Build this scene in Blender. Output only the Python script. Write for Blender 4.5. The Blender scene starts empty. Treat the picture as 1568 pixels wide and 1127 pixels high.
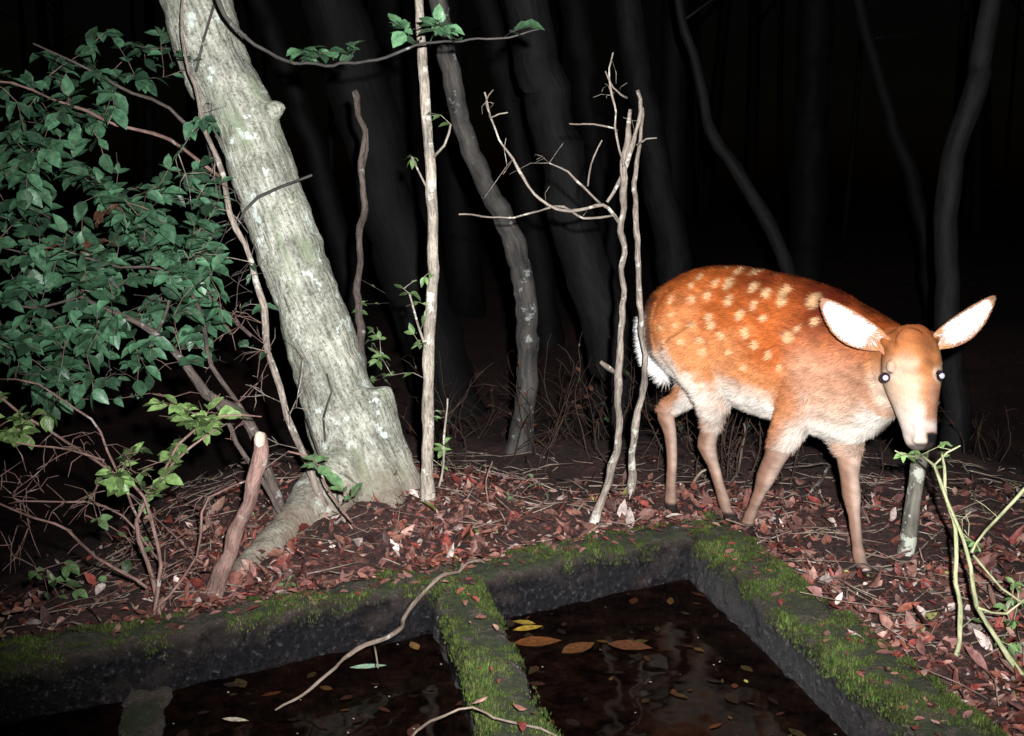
import bpy, math, random
import numpy as np
from mathutils import Vector, noise, Matrix
random.seed(7); np.random.seed(7)
R=random.random
def U(a,b): return a+(b-a)*R()
sc=bpy.context.scene
# ---------------- camera: 1 m up on a tree, tilted down 9.7 deg ----------
F=1681.0; TH=math.radians(9.74); CT,ST=math.cos(TH),math.sin(TH)
def V(u,v,y):  # u, v are image pixels, cast along the camera ray to distance y
    """image pixel u,v -> world metres along its camera ray, y = distance ahead of the camera"""
    a=(u-784)/F; b=-(v-563.5)/F
    t=y/(CT+b*ST)
    return Vector((a*t,y,1+(-ST+b*CT)*t))
def G(u,v,z=0.0):  # image pixel u, v cast along the camera ray onto height z
    a=(u-784)/F; b=-(v-563.5)/F
    t=(z-1)/(-ST+b*CT)
    return Vector((a*t,(CT+b*ST)*t,z))
cam=bpy.data.cameras.new("camera"); co=bpy.data.objects.new("camera",cam); sc.collection.objects.link(co)
co.location=(0,0,1); co.rotation_euler=(math.radians(90)-TH,0,0)
cam.sensor_width=36; cam.lens=F/1568*36; cam.clip_end=500; cam.clip_start=0.05
sc.camera=co
# ---------------- world + light -------------
w=bpy.data.worlds.new("World"); sc.world=w; w.use_nodes=True
nt=w.node_tree; bg=nt.nodes["Background"]
sky=nt.nodes.new("ShaderNodeTexSky"); sky.sky_type='NISHITA'; sky.sun_disc=False
sky.sun_elevation=math.radians(4); sky.sun_rotation=math.radians(200)
nt.links.new(sky.outputs[0],bg.inputs[0]); bg.inputs[1].default_value=0.0004
sun=bpy.data.lights.new("moonlight",'SUN'); sun.energy=0.003; sun.angle=math.radians(.5); sun.color=(.8,.88,1)
so=bpy.data.objects.new("moonlight",sun); so.rotation_euler=(math.radians(50),0,math.radians(200)); sc.collection.objects.link(so)
fl=bpy.data.lights.new("camera_flash",'SPOT'); fl.energy=1180; fl.spot_size=math.radians(80); fl.spot_blend=1.0
fl.shadow_soft_size=.016; fl.color=(1,.985,.98)
fo=bpy.data.objects.new("camera_flash",fl); sc.collection.objects.link(fo)
fo.location=(.07,-.02,1.09)
fo.rotation_euler=(Vector((.26,3.0,.88))-fo.location).to_track_quat('-Z','Y').to_euler()
sc.view_settings.view_transform='Standard'; sc.view_settings.look='None'; sc.view_settings.exposure=0

# ---------------- materials -------------
def newmat(name):
    m=bpy.data.materials.new(name); m.use_nodes=True
    n=m.node_tree.nodes; l=m.node_tree.links
    return m,n,l,n["Principled BSDF"]
def ramp(n,pts):
    r=n.new("ShaderNodeValToRGB"); e=r.color_ramp.elements
    while len(e)<len(pts): e.new(.5)
    for i,(p,c) in enumerate(pts): e[i].position=p; e[i].color=(*c,1)
    return r
def noi(n,l,vec,scale,detail=4,rough=.6):
    t=n.new("ShaderNodeTexNoise"); t.inputs["Scale"].default_value=scale; t.inputs["Detail"].default_value=min(detail,5)
    t.inputs["Roughness"].default_value=rough
    if vec is not None: l.new(vec,t.inputs["Vector"])
    return t
def mix(n,l,fac,a,b,mode='MIX'):
    m=n.new("ShaderNodeMix"); m.data_type='RGBA'; m.blend_type=mode
    for s,v in ((0,fac),(6,a),(7,b)):
        if isinstance(v,bpy.types.NodeSocket): l.new(v,m.inputs[s])
        else: m.inputs[s].default_value=v if s==0 else (*v,1)
    return m.outputs[2]
def bump(n,l,h,st,dist,p):
    b=n.new("ShaderNodeBump"); b.inputs["Strength"].default_value=st; b.inputs["Distance"].default_value=dist
    l.new(h,b.inputs["Height"]); l.new(b.outputs[0],p.inputs["Normal"]); return b
def attr_mat(name,rough=.6,trans=0.,spec=.3,var=.0):
    m,n,l,p=newmat(name)
    a=n.new("ShaderNodeAttribute"); a.attribute_name="Col"
    c=a.outputs["Color"]
    if var:
        tc=n.new("ShaderNodeTexCoord")
        t=noi(n,l,tc.outputs["Object"],var,3)
        rr=ramp(n,[(.3,(.5,.5,.5)),(.7,(1.3,1.3,1.3))]); l.new(t.outputs[0],rr.inputs[0])
        c=mix(n,l,1.0,c,rr.outputs[0],'MULTIPLY')
        bump(n,l,t.outputs[0],.5,.003,p)
    l.new(c,p.inputs["Base Color"]); p.inputs["Roughness"].default_value=rough
    p.inputs["Specular IOR Level"].default_value=spec
    if trans:
        tr=n.new("ShaderNodeBsdfTranslucent"); l.new(c,tr.inputs[0])
        mx=n.new("ShaderNodeMixShader"); mx.inputs[0].default_value=trans
        l.new(p.outputs[0],mx.inputs[1]); l.new(tr.outputs[0],mx.inputs[2])
        l.new(mx.outputs[0],n["Material Output"].inputs[0])
    return m
def bark_mat(name,dark,light,lichen=None,lich=.55,attr=True,lean=0,fis=(45,45,7),bst=.5,low=None,soft=.05,mossy=None):
    m,n,l,p=newmat(name)
    if attr:
        a=n.new("ShaderNodeAttribute"); a.attribute_name="bk"; vec=a.outputs["Vector"]
    else:
        tc=n.new("ShaderNodeTexCoord"); r=n.new("ShaderNodeMapping"); r.inputs["Rotation"].default_value=(0,lean,0)
        l.new(tc.outputs["Object"],r.inputs["Vector"]); vec=r.outputs[0]
    mp=n.new("ShaderNodeMapping"); mp.inputs["Scale"].default_value=fis; l.new(vec,mp.inputs["Vector"])
    t1=noi(n,l,mp.outputs[0],1,5,.7)
    r1=ramp(n,[(.32,dark),(.60,light)]); l.new(t1.outputs[0],r1.inputs[0])
    col=r1.outputs[0]
    t2=noi(n,l,vec,9,4,.6)
    r2=ramp(n,[(.35,(.55,.55,.55)),(.65,(1.15,1.15,1.15))]); l.new(t2.outputs[0],r2.inputs[0])
    col=mix(n,l,1.0,col,r2.outputs[0],'MULTIPLY')
    if mossy:
        # cracks, dark speckle and green algae
        t6=noi(n,l,vec,120,3,.7); r6=ramp(n,[(.36,(.35,.33,.28)),(.50,(1,1,1))]); l.new(t6.outputs[0],r6.inputs[0])
        col=mix(n,l,.8,col,r6.outputs[0],'MULTIPLY')
        mp7=n.new("ShaderNodeMapping"); mp7.inputs["Scale"].default_value=(14,14,3.5); l.new(vec,mp7.inputs["Vector"])
        t7=noi(n,l,mp7.outputs[0],1,5,.7); r7=ramp(n,[(.52,(0,0,0)),(.66,(.7,.7,.7))]); l.new(t7.outputs[0],r7.inputs[0])
        col=mix(n,l,r7.outputs[0],col,mossy)
    if lichen:
        t3=noi(n,l,vec,17,5,.65); r3=ramp(n,[(lich,(0,0,0)),(lich+soft,(1,1,1))]); l.new(t3.outputs[0],r3.inputs[0])
        col=mix(n,l,r3.outputs[0],col,lichen)
    if low:
        t4=noi(n,l,vec,7,5,.7); sx=n.new("ShaderNodeSeparateXYZ")
        tc2=n.new("ShaderNodeTexCoord"); l.new(tc2.outputs["Object"],sx.inputs[0])
        mm=n.new("ShaderNodeMath"); mm.operation='MULTIPLY_ADD'; l.new(t4.outputs[0],mm.inputs[0]); mm.inputs[1].default_value=-.5
        l.new(sx.outputs[2],mm.inputs[2])
        r5=ramp(n,[(.0,(.85,.85,.85)),(.24,(0,0,0))]); m2=n.new("ShaderNodeMath"); m2.operation='ADD'; m2.inputs[1].default_value=.22
        l.new(mm.outputs[0],m2.inputs[0]); l.new(m2.outputs[0],r5.inputs[0])
        col=mix(n,l,r5.outputs[0],col,low)
    l.new(col,p.inputs["Base Color"]); p.inputs["Roughness"].default_value=.75; p.inputs["Specular IOR Level"].default_value=.25
    bump(n,l,t1.outputs[0],bst,.008,p)
    return m
M_trunk=bark_mat("pale_bark",(.14,.145,.105),(.50,.51,.44),(.55,.63,.58),.60,attr=False,lean=math.radians(21),fis=(95,95,11),low=(.17,.13,.10),bst=1.,soft=.05,mossy=(.20,.25,.15))
M_sap=bark_mat("sapling_bark",(.15,.12,.09),(.48,.43,.36),(.60,.60,.54),.58,fis=(160,160,30),bst=1)
M_stick=bark_mat("stick_bark",(.11,.08,.065),(.37,.32,.27),(.52,.51,.45),.57,fis=(160,160,30),bst=1)
M_sapd=bark_mat("grey_bark",(.018,.017,.016),(.075,.07,.064),(.20,.22,.21),.60)
M_dark=bark_mat("forest_bark",(.0010,.0010,.0010),(.005,.0045,.0045),None)  # near-black bark colour stands in for flash falloff on far trunks
M_dark2=bark_mat("shaded_bark",(.0018,.0017,.0017),(.010,.0092,.0092),None)  # same falloff darkening in the colour, milder for nearer trunks
M_weed=bark_mat("weed_stem",(.018,.010,.008),(.065,.038,.028),None,fis=(150,150,30))
M_twig=bark_mat("twig_bark",(.10,.055,.045),(.30,.19,.16),(.38,.34,.31),.6,fis=(150,150,30),bst=1)
M_limb=bark_mat("limb_bark",(.04,.03,.027),(.14,.11,.095),(.28,.27,.25),.6,fis=(150,150,30),bst=1)
M_dead=bark_mat("dead_wood",(.10,.07,.055),(.32,.25,.20),(.42,.40,.35),.6,fis=(140,140,22),bst=1)
M_green=bark_mat("green_stem",(.16,.20,.08),(.50,.50,.30),None,fis=(120,120,30))
M_leaf=attr_mat("leaf",.42,.2,.45,70)
M_lit=attr_mat("dry_leaf",.55,.0,.3,90)
M_moss=attr_mat("moss",.85,.0,.1)
M_fur=attr_mat("fur",.7,.0,.12)
M_skin=attr_mat("hide",.8,.0,.08)

# ---------------- mesh builder ---------
def catmull(P,Rr,step):
    out=[];ro=[]
    n=len(P)
    for i in range(n-1):
        p0=P[max(i-1,0)];p1=P[i];p2=P[i+1];p3=P[min(i+2,n-1)]
        k=max(1,int((p2-p1).length/step))
        for j in range(k):
            t=j/k
            out.append(.5*((2*p1)+(p2-p0)*t+(2*p0-5*p1+4*p2-p3)*t*t+(3*p1-p0-3*p2+p3)*t**3))
            ro.append(Rr[i]*(1-t)+Rr[i+1]*t)
    out.append(P[-1]);ro.append(Rr[-1]); return out,ro
class MB:
    def __init__(s): s.v=[];s.f=[];s.c=[];s.b=[]
    def tube(s,P,rad,seg=8,step=.05,jit=0.,wob=0.,col=(1,1,1)):
        P,rad=catmull([Vector(p) for p in P],rad,step)
        if wob:
            o=U(0,99)
            for i,p in enumerate(P):
                if 0<i: p+=Vector((noise.noise(Vector((i*.35,o,0))),noise.noise(Vector((i*.35,o,9))),noise.noise(Vector((i*.35,o,5)))))*wob
        t=(P[1]-P[0]).normalized(); a=t.orthogonal().normalized(); L=0;off=U(0,50); base=len(s.v)
        for i,p in enumerate(P):
            if i<len(P)-1: tn=(P[i+1]-P[max(i-1,0)]).normalized()
            else: tn=(P[i]-P[i-1]).normalized()
            a=(a-tn*a.dot(tn)).normalized(); b=tn.cross(a)
            if i: L+=(P[i]-P[i-1]).length
            for k in range(seg):
                th=2*math.pi*k/seg; cc,ss=math.cos(th),math.sin(th)
                r=rad[i]
                if jit: r*=1+jit*noise.noise(Vector((cc*1.2+off,ss*1.2,L*4/(.3+rad[0]*6))))+jit*.9*noise.noise(Vector((off,3,L*22)))
                s.v.append(tuple(p+a*cc*r+b*ss*r)); s.c.append(col); s.b.append((cc*rad[i]+off,ss*rad[i],L))
        n=len(P)
        for i in range(n-1):
            for k in range(seg):
                k2=(k+1)%seg
                s.f.append((base+i*seg+k,base+i*seg+k2,base+(i+1)*seg+k2,base+(i+1)*seg+k))
        s.f.append(tuple(base+k for k in range(seg))[::-1]); s.f.append(tuple(base+(n-1)*seg+k for k in range(seg)))
        return P
    def leaf(s,p,d,nrm,L,W,col,fold=.25,droop=.25):
        d=d.normalized(); sd=d.cross(nrm)
        if sd.length<1e-4: sd=d.orthogonal()
        sd.normalize(); nn=sd.cross(d).normalized(); W=W/2
        def q(a,w,h): return tuple(p+d*(L*a)+sd*(W*w)+nn*(abs(w)*W*fold*2-droop*L*a*a+h*L))
        b=len(s.v)
        s.v+= [q(0,0,0),q(.18,-.62,0),q(.42,-1,0),q(.72,-.72,0),q(1,0,0),q(.72,.72,0),q(.42,1,0),q(.18,.62,0),q(.3,0,0),q(.6,0,0)]
        s.f+= [(b,b+1,b+8),(b+1,b+2,b+8),(b+2,b+3,b+9,b+8),(b+3,b+4,b+9),(b,b+8,b+7),(b+8,b+6,b+7),(b+8,b+9,b+5,b+6),(b+9,b+4,b+5)]
        s.c+=[col]*10; s.b+=[(0,0,0)]*10
    def obj(s,name,mat,parent=None,smooth=True):
        me=bpy.data.meshes.new(name); me.from_pydata(s.v,[],s.f)
        a=me.attributes.new("Col",'FLOAT_COLOR','POINT'); c=np.ones((len(s.v),4),dtype=np.float32); c[:,:3]=np.array(s.c); a.data.foreach_set("color",c.ravel())
        a=me.attributes.new("bk",'FLOAT_VECTOR','POINT'); a.data.foreach_set("vector",np.array(s.b,dtype=np.float32).ravel())
        if smooth: me.polygons.foreach_set("use_smooth",[True]*len(me.polygons))
        me.materials.append(mat); o=bpy.data.objects.new(name,me); sc.collection.objects.link(o)
        if parent: o.parent=parent
        return o
def empty(name):
    e=bpy.data.objects.new(name,None); sc.collection.objects.link(e); e.empty_display_size=.1; return e
def SP(pts,y0,y1=None):
    n=len(pts); y1=y0 if y1 is None else y1
    P=[];Q=[]
    for i,p in enumerate(pts):
        y=y0+(y1-y0)*i/(n-1) if len(p)<4 else p[3]
        P.append(V(p[0],p[1],y)); Q.append(p[2]*y/F)
    return P,Q
# ---------------- terrain -------------
O=Vector((.60,3.14)); us=Vector((-.877,-.481)); vs=Vector((.204,-.979)); det=us.x*vs.y-us.y*vs.x
def st(x,y):
    dx=x-O.x; dy=y-O.y
    return (dx*vs.y-dy*vs.x)/det,(us.x*dy-us.y*dx)/det
def pos(s,t): return O+us*s+vs*t
def sm(a,b,x):
    x=min(1,max(0,(x-a)/(b-a))); return x*x*(3-2*x)
HO=[V(1322,882,2.78),V(1142,808,3.08),V(1119,800,3.18),V(1032,797,3.26)]
def h0(x,y):
    z=.035*noise.noise(Vector((x*1.7,y*1.7,0)))+.016*noise.noise(Vector((x*6,y*6,3)))+.008*noise.noise(Vector((x*22,y*22,3)))
    z+=.10*math.exp(-(((x+.46)/.42)**2+((y-3.22)/.38)**2))
    z-=.55*sm(.75,2.3,-x)*sm(2.0,2.9,y+.15*(x+1)); z-=.30*sm(3.6,6,y); z-=.25*sm(1.3,3.2,x)*sm(2.6,4,y)
    z+=.5*sm(9,25,y)+.25*noise.noise(Vector((x*.25,y*.25,7)))*sm(5,9,y)
    s,t=st(x,y)
    d=max(-s,-t,0)
    k=math.exp(-(d/.12)**2) if (t<1.9 and s<3.2) else 0
    return z*(1-k*.8)+(-.002)*k
HC=[]
for p in HO: HC.append((p.x,p.y,p.z-h0(p.x,p.y)))
def hh(x,y):
    z=h0(x,y)
    for a,b,c in HC:
        d2=(x-a)**2+(y-b)**2
        if d2<.05: z+=c*math.exp(-d2/.006)
    return z
def inside(x,y,m=.06):
    s,t=st(x,y); return m<s<3.2 and m<t<2.35
def axis(f0,f1,st_,far,neg):
    a=list(np.arange(f0,f1,st_)); x=f1; d=st_
    while x<far: a.append(x); d*=1.18; x+=d
    a.append(far); x=f0-st_; d=st_
    while x>neg: a.insert(0,x); d*=1.18; x-=d
    a.insert(0,neg); return a
xs=axis(-2.2,2.6,.025,90,-90); ys=axis(1.2,5.2,.025,120,-20)
gv=[];gf=[]
for y in ys:
    for x in xs:
        gv.append((x,y,-.5 if inside(x,y) else hh(x,y)))
nx=len(xs)
for j in range(len(ys)-1):
    for i in range(nx-1): gf.append((j*nx+i,j*nx+i+1,(j+1)*nx+i+1,(j+1)*nx+i))
me=bpy.data.meshes.new("ground"); me.from_pydata(gv,[],gf); me.polygons.foreach_set("use_smooth",[True]*len(gf))
m,n,l,p=newmat("soil"); tc=n.new("ShaderNodeTexCoord")
t=noi(n,l,tc.outputs["Object"],48,5,.8); r=ramp(n,[(.32,(.012,.006,.005)),(.52,(.065,.028,.023)),(.64,(.18,.085,.070)),(.74,(.36,.23,.20))]); l.new(t.outputs[0],r.inputs[0])
t2=noi(n,l,tc.outputs["Object"],3,4); r2=ramp(n,[(.35,(.4,.38,.38)),(.65,(1.2,1,1))]); l.new(t2.outputs[0],r2.inputs[0])
l.new(mix(n,l,1.,r.outputs[0],r2.outputs[0],'MULTIPLY'),p.inputs["Base Color"]); p.inputs["Roughness"].default_value=.75
bump(n,l,t.outputs[0],1.,.03,p)
me.materials.append(m); go=bpy.data.objects.new("ground",me); sc.collection.objects.link(go)

LC=[(.17,.060,.045),(.24,.080,.055),(.13,.050,.04),(.27,.13,.10),(.34,.20,.16),(.19,.09,.07),(.24,.055,.045),(.08,.035,.03),(.17,.08,.07),(.21,.10,.09)]
lb=MB(); cnt=0
while cnt<19000:
    x=U(-1.9,3.2); y=U(1.7,6.8) if R()<.15 else U(1.8,3.6)
    s,t=st(x,y)
    if 0.02<s<3.2 and .02<t<2.4: continue
    dens=.9
    if x<-.9: dens=.2
    if y>3.4: dens=.22
    if x>.9 and y>2.95: dens*=.4
    rim=max(-s,-t); dens*=.7+.6*math.exp(-(max(0,rim)/.30)**2)
    dens*=.3+1.1*sm(-.3,.3,noise.noise(Vector((x*3.6,y*3.6,5))))
    if R()>dens: continue
    z=hh(x,y); c=random.choice(LC)
    k=U(.4,1.25)*(1-.8*sm(3.15,3.9,y))  # litter colour darkens with distance, painting flash falloff into the leaves
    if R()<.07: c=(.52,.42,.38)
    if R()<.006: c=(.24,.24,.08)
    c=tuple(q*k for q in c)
    q=R(); L=U(.008,.026) if q<.6 else (U(.02,.045) if q<.93 else U(.045,.062)); a=U(0,6.28); tilt=random.gauss(0,.4)
    d=Vector((math.cos(a),math.sin(a),tilt)); nr=Vector((random.gauss(0,.45),random.gauss(0,.45),1))
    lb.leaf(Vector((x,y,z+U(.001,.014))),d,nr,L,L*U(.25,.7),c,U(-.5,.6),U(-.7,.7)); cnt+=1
for i in range(520):
    s=U(0,1.7); t=.125*R()**1.8; q=pos(s,t)
    if R()<.2: q=pos(.15*R(),U(.1,1.3))
    if R()<.05: q=pos(U(.81,.92),U(.1,1.1))
    L=U(.008,.035); a=U(0,6.28); c=random.choice(LC); k=U(.5,1.2)
    lb.leaf(Vector((q.x,q.y,.034)),Vector((math.cos(a),math.sin(a),U(-.1,.2))),Vector((U(-.3,.3),U(-.3,.3),1)),L,L*.5,tuple(k*e for e in c),U(-.2,.4),U(-.3,.3))
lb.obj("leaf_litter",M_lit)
tb=MB()
for i in range(1500):
    x=U(-1.2,3); y=U(2.0,4.0)
    s,t=st(x,y)
    if -.03<s<3.2 and -.03<t<2.4: continue
    a=U(0,3.14); L=U(.02,.28)*U(.3,1); z=hh(x,y)
    p0=Vector((x-math.cos(a)*L/2,y-math.sin(a)*L/2,0)); p2=Vector((x+math.cos(a)*L/2,y+math.sin(a)*L/2,0)); p1=(p0+p2)/2+Vector((U(-.02,.02),U(-.02,.02),0))
    for q in (p0,p1,p2): q.z=hh(q.x,q.y)+U(.006,.03) if not inside(q.x,q.y,-.02) else .05
    r=U(.0007,.0024); tb.tube([p0,p1,p2],[r,r,r*.6],5,.06)
tb.obj("fallen_twigs",M_dead)

# ---------------- basin -------------
BZ=.022
bas=empty("concrete_basin")
m,n,l,p=newmat("mossy_concrete"); tc=n.new("ShaderNodeTexCoord"); ob=tc.outputs["Object"]
t=noi(n,l,ob,65,5,.8); r=ramp(n,[(.36,(.003,.003,.004)),(.57,(.018,.017,.020)),(.70,(.13,.12,.12))]); l.new(t.outputs[0],r.inputs[0])
mt=noi(n,l,ob,60,5,.7); mr=ramp(n,[(.3,(.008,.012,.004)),(.6,(.032,.045,.012)),(.8,(.08,.09,.035))]); l.new(mt.outputs[0],mr.inputs[0])
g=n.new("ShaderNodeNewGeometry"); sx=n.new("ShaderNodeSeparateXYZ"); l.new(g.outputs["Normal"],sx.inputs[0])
t3=noi(n,l,ob,11,5,.75)
ad=n.new("ShaderNodeMath"); ad.operation='MULTIPLY_ADD'; l.new(sx.outputs[2],ad.inputs[0]); ad.inputs[1].default_value=.36; l.new(t3.outputs[0],ad.inputs[2])
r3=ramp(n,[(.76,(0,0,0)),(.86,(1,1,1))]); l.new(ad.outputs[0],r3.inputs[0])
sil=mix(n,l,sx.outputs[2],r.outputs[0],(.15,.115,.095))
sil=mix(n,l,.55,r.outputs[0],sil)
l.new(mix(n,l,r3.outputs[0],sil,mr.outputs[0]),p.inputs["Base Color"])
rr=ramp(n,[(0,(.18,.18,.18)),(1,(.85,.85,.85))]); l.new(r3.outputs[0],rr.inputs[0]); l.new(rr.outputs[0],p.inputs["Roughness"])
b=bump(n,l,t.outputs[0],1.,.025,p)
M_basin=m
def wall(name,s0,s1,t0,t1,along,top,bot=-.5):
    mb=MB(); wdt=(t1-t0) if along=='s' else (s1-s0); ln=(s1-s0) if along=='s' else (t1-t0)
    prof=[(0,bot),(0,-.25),(0,-.16),(0,-.13),(0,-.10),(0,-.08),(0,-.06),(0,-.045),(.001,-.03),(.005,-.016),(.014,-.004)]
    k=6
    prof=prof+[(.014+(wdt-.028)*(i+1)/(k+1),0) for i in range(k)]+[(wdt-a,z) for a,z in prof[::-1]]
    N=int(ln/.015)
    for i in range(N+1):
        q=ln*i/N
        for a,z in prof:
            if along=='s': P=pos(s0+q,t0+a)
            else: P=pos(s0+a,t0+q)
            zz=top+z if z>-.2 else z
            v=Vector((P.x,P.y,zz)); nn=noise.noise_vector(v*14)*.012+noise.noise_vector(v*40)*.008+noise.noise_vector(v*4)*.012+noise.noise_vector(v*90)*.003
            v+=nn; mb.v.append(tuple(v)); mb.c.append((1,1,1)); mb.b.append((0,0,0))
    m_=len(prof)
    for i in range(N):
        for j in range(m_-1): mb.f.append((i*m_+j,(i+1)*m_+j,(i+1)*m_+j+1,i*m_+j+1))
    mb.f.append(tuple(range(m_))); mb.f.append(tuple(N*m_+j for j in range(m_))[::-1])
    return mb.obj(name,M_basin,bas)
wall("back_wall",-.0,3.2,0,.13,'s',BZ)
wall("right_wall",.0,.15,.12,2.3,'t',BZ+.004)
wall("divider",.80,.93,.12,2.3,'t',BZ-.014)
wall("divider_2",1.56,1.68,.12,2.3,'t',BZ-.112)
wall("front_wall",0,3.2,2.28,2.42,'s',BZ-.003)
wall("left_wall",3.06,3.2,.12,2.3,'t',BZ-.002)
mo=MB()
def nzv(v): return noise.noise_vector(v*14)*.012+noise.noise_vector(v*4)*.012
def tuft(P,z,h,kk):
    k=U(.35,1.25)*kk; c=random.choice([(.045,.080,.014),(.070,.105,.022),(.030,.052,.012),(.095,.115,.035),(.060,.055,.028)]); c=tuple(q*k for q in c)
    for _ in range(3):
        a=U(0,6.28); d=Vector((math.cos(a),math.sin(a),0)); w_=U(.0007,.0016); hgt=h*U(.4,1.2)
        b0=len(mo.v); base=Vector((P.x+U(-.004,.004),P.y+U(-.004,.004),z)); side=Vector((-d.y,d.x,0))*w_
        mo.v+=[tuple(base-side),tuple(base+side),tuple(base+d*U(.0,.008)+Vector((0,0,hgt)))]; mo.f.append((b0,b0+1,b0+2)); mo.c+=[c]*3; mo.b+=[(0,0,0)]*3
for i in range(64000):
    q=R(); edge=0
    if q<.42:
        s=U(0,2.6); t=U(-.005,.142); top=BZ; edge=max(0,t-.124)
    elif q<.76: s=U(-.005,.162); t=U(.1,1.4); top=BZ+.004; edge=max(0,s-.145)
    else: s=U(.79,.94); t=U(.12,1.3); top=BZ-.014; edge=max(0,s-.925,.805-s)
    P=pos(s,t); dn=noise.noise(Vector((P.x*8,P.y*8,2)))+.8*noise.noise(Vector((P.x*30,P.y*30,2)))
    if dn<(-.10 if not .42<q<.76 else -.22)+U(-.12,.12): continue
    v=Vector((P.x,P.y,top)); zo=nzv(v).z
    tuft(P,top+zo-.003-edge*U(.5,2.6),.004+.008*min(1,dn+.3),.7+.7*max(0,dn))
mo.obj("moss",M_moss,bas)
wm=bpy.data.meshes.new("water"); pts=[pos(.08,.06),pos(3.1,.06),pos(3.1,2.34),pos(.08,2.34)]
wm.from_pydata([(q.x,q.y,-.105) for q in pts],[],[(0,1,2,3)])
m,n,l,p=newmat("dark_water"); p.inputs["Roughness"].default_value=.05; p.inputs["IOR"].default_value=1.33; p.inputs["Specular IOR Level"].default_value=.09
tc=n.new("ShaderNodeTexCoord"); t=noi(n,l,tc.outputs["Object"],6,2); bump(n,l,t.outputs[0],.3,.02,p)
t=noi(n,l,tc.outputs["Object"],16,5,.75); r=ramp(n,[(.4,(.0014,.0008,.0007)),(.62,(.008,.0035,.0025)),(.78,(.030,.012,.007))]); l.new(t.outputs[0],r.inputs[0]); l.new(r.outputs[0],p.inputs["Base Color"])
wm.materials.append(m); wo=bpy.data.objects.new("water",wm); sc.collection.objects.link(wo)
fb=MB()
def fleaf(u,v,L,c,wr=.45,a=None):
    P=G(u,v,-.102); a=U(0,6.28) if a is None else a
    fb.leaf(P,Vector((math.cos(a),math.sin(a),0)),Vector((0,0,1)),L,L*wr,c,.04,-.02)
for i in range(230):
    s=U(.16,2.2); t=U(.14,1.3); P=pos(s,t); L=U(.008,.055); a=U(0,6.28); k=U(.08,.8)
    fb.leaf(Vector((P.x,P.y,-.103)),Vector((math.cos(a),math.sin(a),0)),Vector((0,0,1)),L,L*U(.3,.65),tuple(q*k for q in random.choice([(.06,.02,.012),(.10,.03,.01),(.035,.02,.015),(.06,.04,.012),(.10,.05,.012)])),.02,-.02)
for i in range(60):
    s=U(.16,2.0); t=U(.14,1.2); P=pos(s,t); L=U(.004,.010); a=U(0,6.28)
    fb.leaf(Vector((P.x,P.y,-.1025)),Vector((math.cos(a),math.sin(a),0)),Vector((0,0,1)),L,L*.5,(.4,.36,.3),.02,-.02)
fleaf(535,1022,.085,(.30,.46,.32),.3,.1); fleaf(785,965,.08,(.34,.22,.03),.4,.3); fleaf(785,985,.12,(.13,.045,.012),.5,.1); fleaf(700,990,.05,(.10,.06,.02),.5,2.)
fleaf(820,955,.06,(.25,.17,.03),.5,2.9); fleaf(340,1100,.06,(.6,.52,.4),.3,-.2); fleaf(640,995,.05,(.16,.09,.03),.5,2); fleaf(1140,1040,.02,(.3,.3,.08)); fleaf(930,985,.11,(.09,.032,.014),.55,-.3); fleaf(860,1000,.10,(.10,.04,.012),.55,.6)
fb.obj("floating_leaves",M_lit)

# ---------------- main tree -------------
tree=empty("hornbeam_tree")
mb=MB()
tr=[(20,-900,30,3.7),(110,-600,38,3.6),(210,-300,50,3.45),(268,-120,56,3.4),(301,0,57,3.38),(330,100,55,3.36),(380,200,54,3.34),(415,300,55,3.32),(451,400,57,3.30),(484,500,59,3.28),(514,600,61,3.26),(547,700,68,3.24),(566,770,82,3.22),(577,850,92,3.22)]
tr=[(a,b,c*.91,d) for a,b,c,d in tr]
P,Q=SP(tr,0); mb.tube(P,Q,40,.03,.10)
roots=[[(535,690,50,3.2),(485,765,40,3.05),(430,825,29,2.88),(372,875,22,2.72),(315,915,16,2.56),(262,955,10,2.44)],
 [(560,600,40,3.27),(588,690,38,3.24),(620,750,32,3.20),(655,800,18,3.14),(690,835,6,3.08)],
 [(560,720,52,3.2),(570,800,38,3.1),(560,850,18,3.0),(550,880,8,2.92)],
 [(550,640,40,3.23),(580,730,38,3.18),(608,800,24,3.07),(630,850,7,2.98)],
 [(520,740,46,3.1),(490,820,26,2.98),(475,860,10,2.9)],
 [(560,720,60,3.3),(540,760,50,3.5),(520,800,20,3.7)]]
for r_ in roots:
    P,Q=SP(r_,0); mb.tube(P,Q,16,.04,.12,.008)
P,Q=SP([(405,175,20),(425,165,13),(432,158,9)],3.3); mb.tube(P,Q,12,.02)
P,Q=SP([(250,-200,25),(400,-420,16),(520,-700,8)],3.45,3.0); mb.tube(P,Q,12,.06)
o=mb.obj("trunk",M_trunk,tree)
md=o.modifiers.new("r",'REMESH'); md.mode='VOXEL'; md.voxel_size=.009; md.use_smooth_shade=True
md=o.modifiers.new("s",'SMOOTH'); md.factor=.5; md.iterations=14
tx=bpy.data.textures.new("b",'CLOUDS'); tx.noise_scale=.05; tx.noise_depth=4
md=o.modifiers.new("d",'DISPLACE'); md.texture=tx; md.strength=.016; md.mid_level=.5; md.texture_coords='LOCAL'
vb=MB()
def path(mb_,pts,y0,y1=None,seg=6,wob=.0,step=.04,jit=0.25):
    P,Q=SP(pts,y0,y1); return mb_.tube(P,Q,seg,step,jit,wob)
path(vb,[(362,350,2.2),(375,322,2.4),(395,302,2.5),(430,286,2.5),(462,274,2.2),(478,268,2)],3.21,3.21)
path(vb,[(500,572,1.8),(508,600,1.8),(495,640,1.8),(502,700,1.8)],3.14)
path(vb,[(300,110,2.2),(312,60,2),(330,0,2)],3.25)
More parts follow.
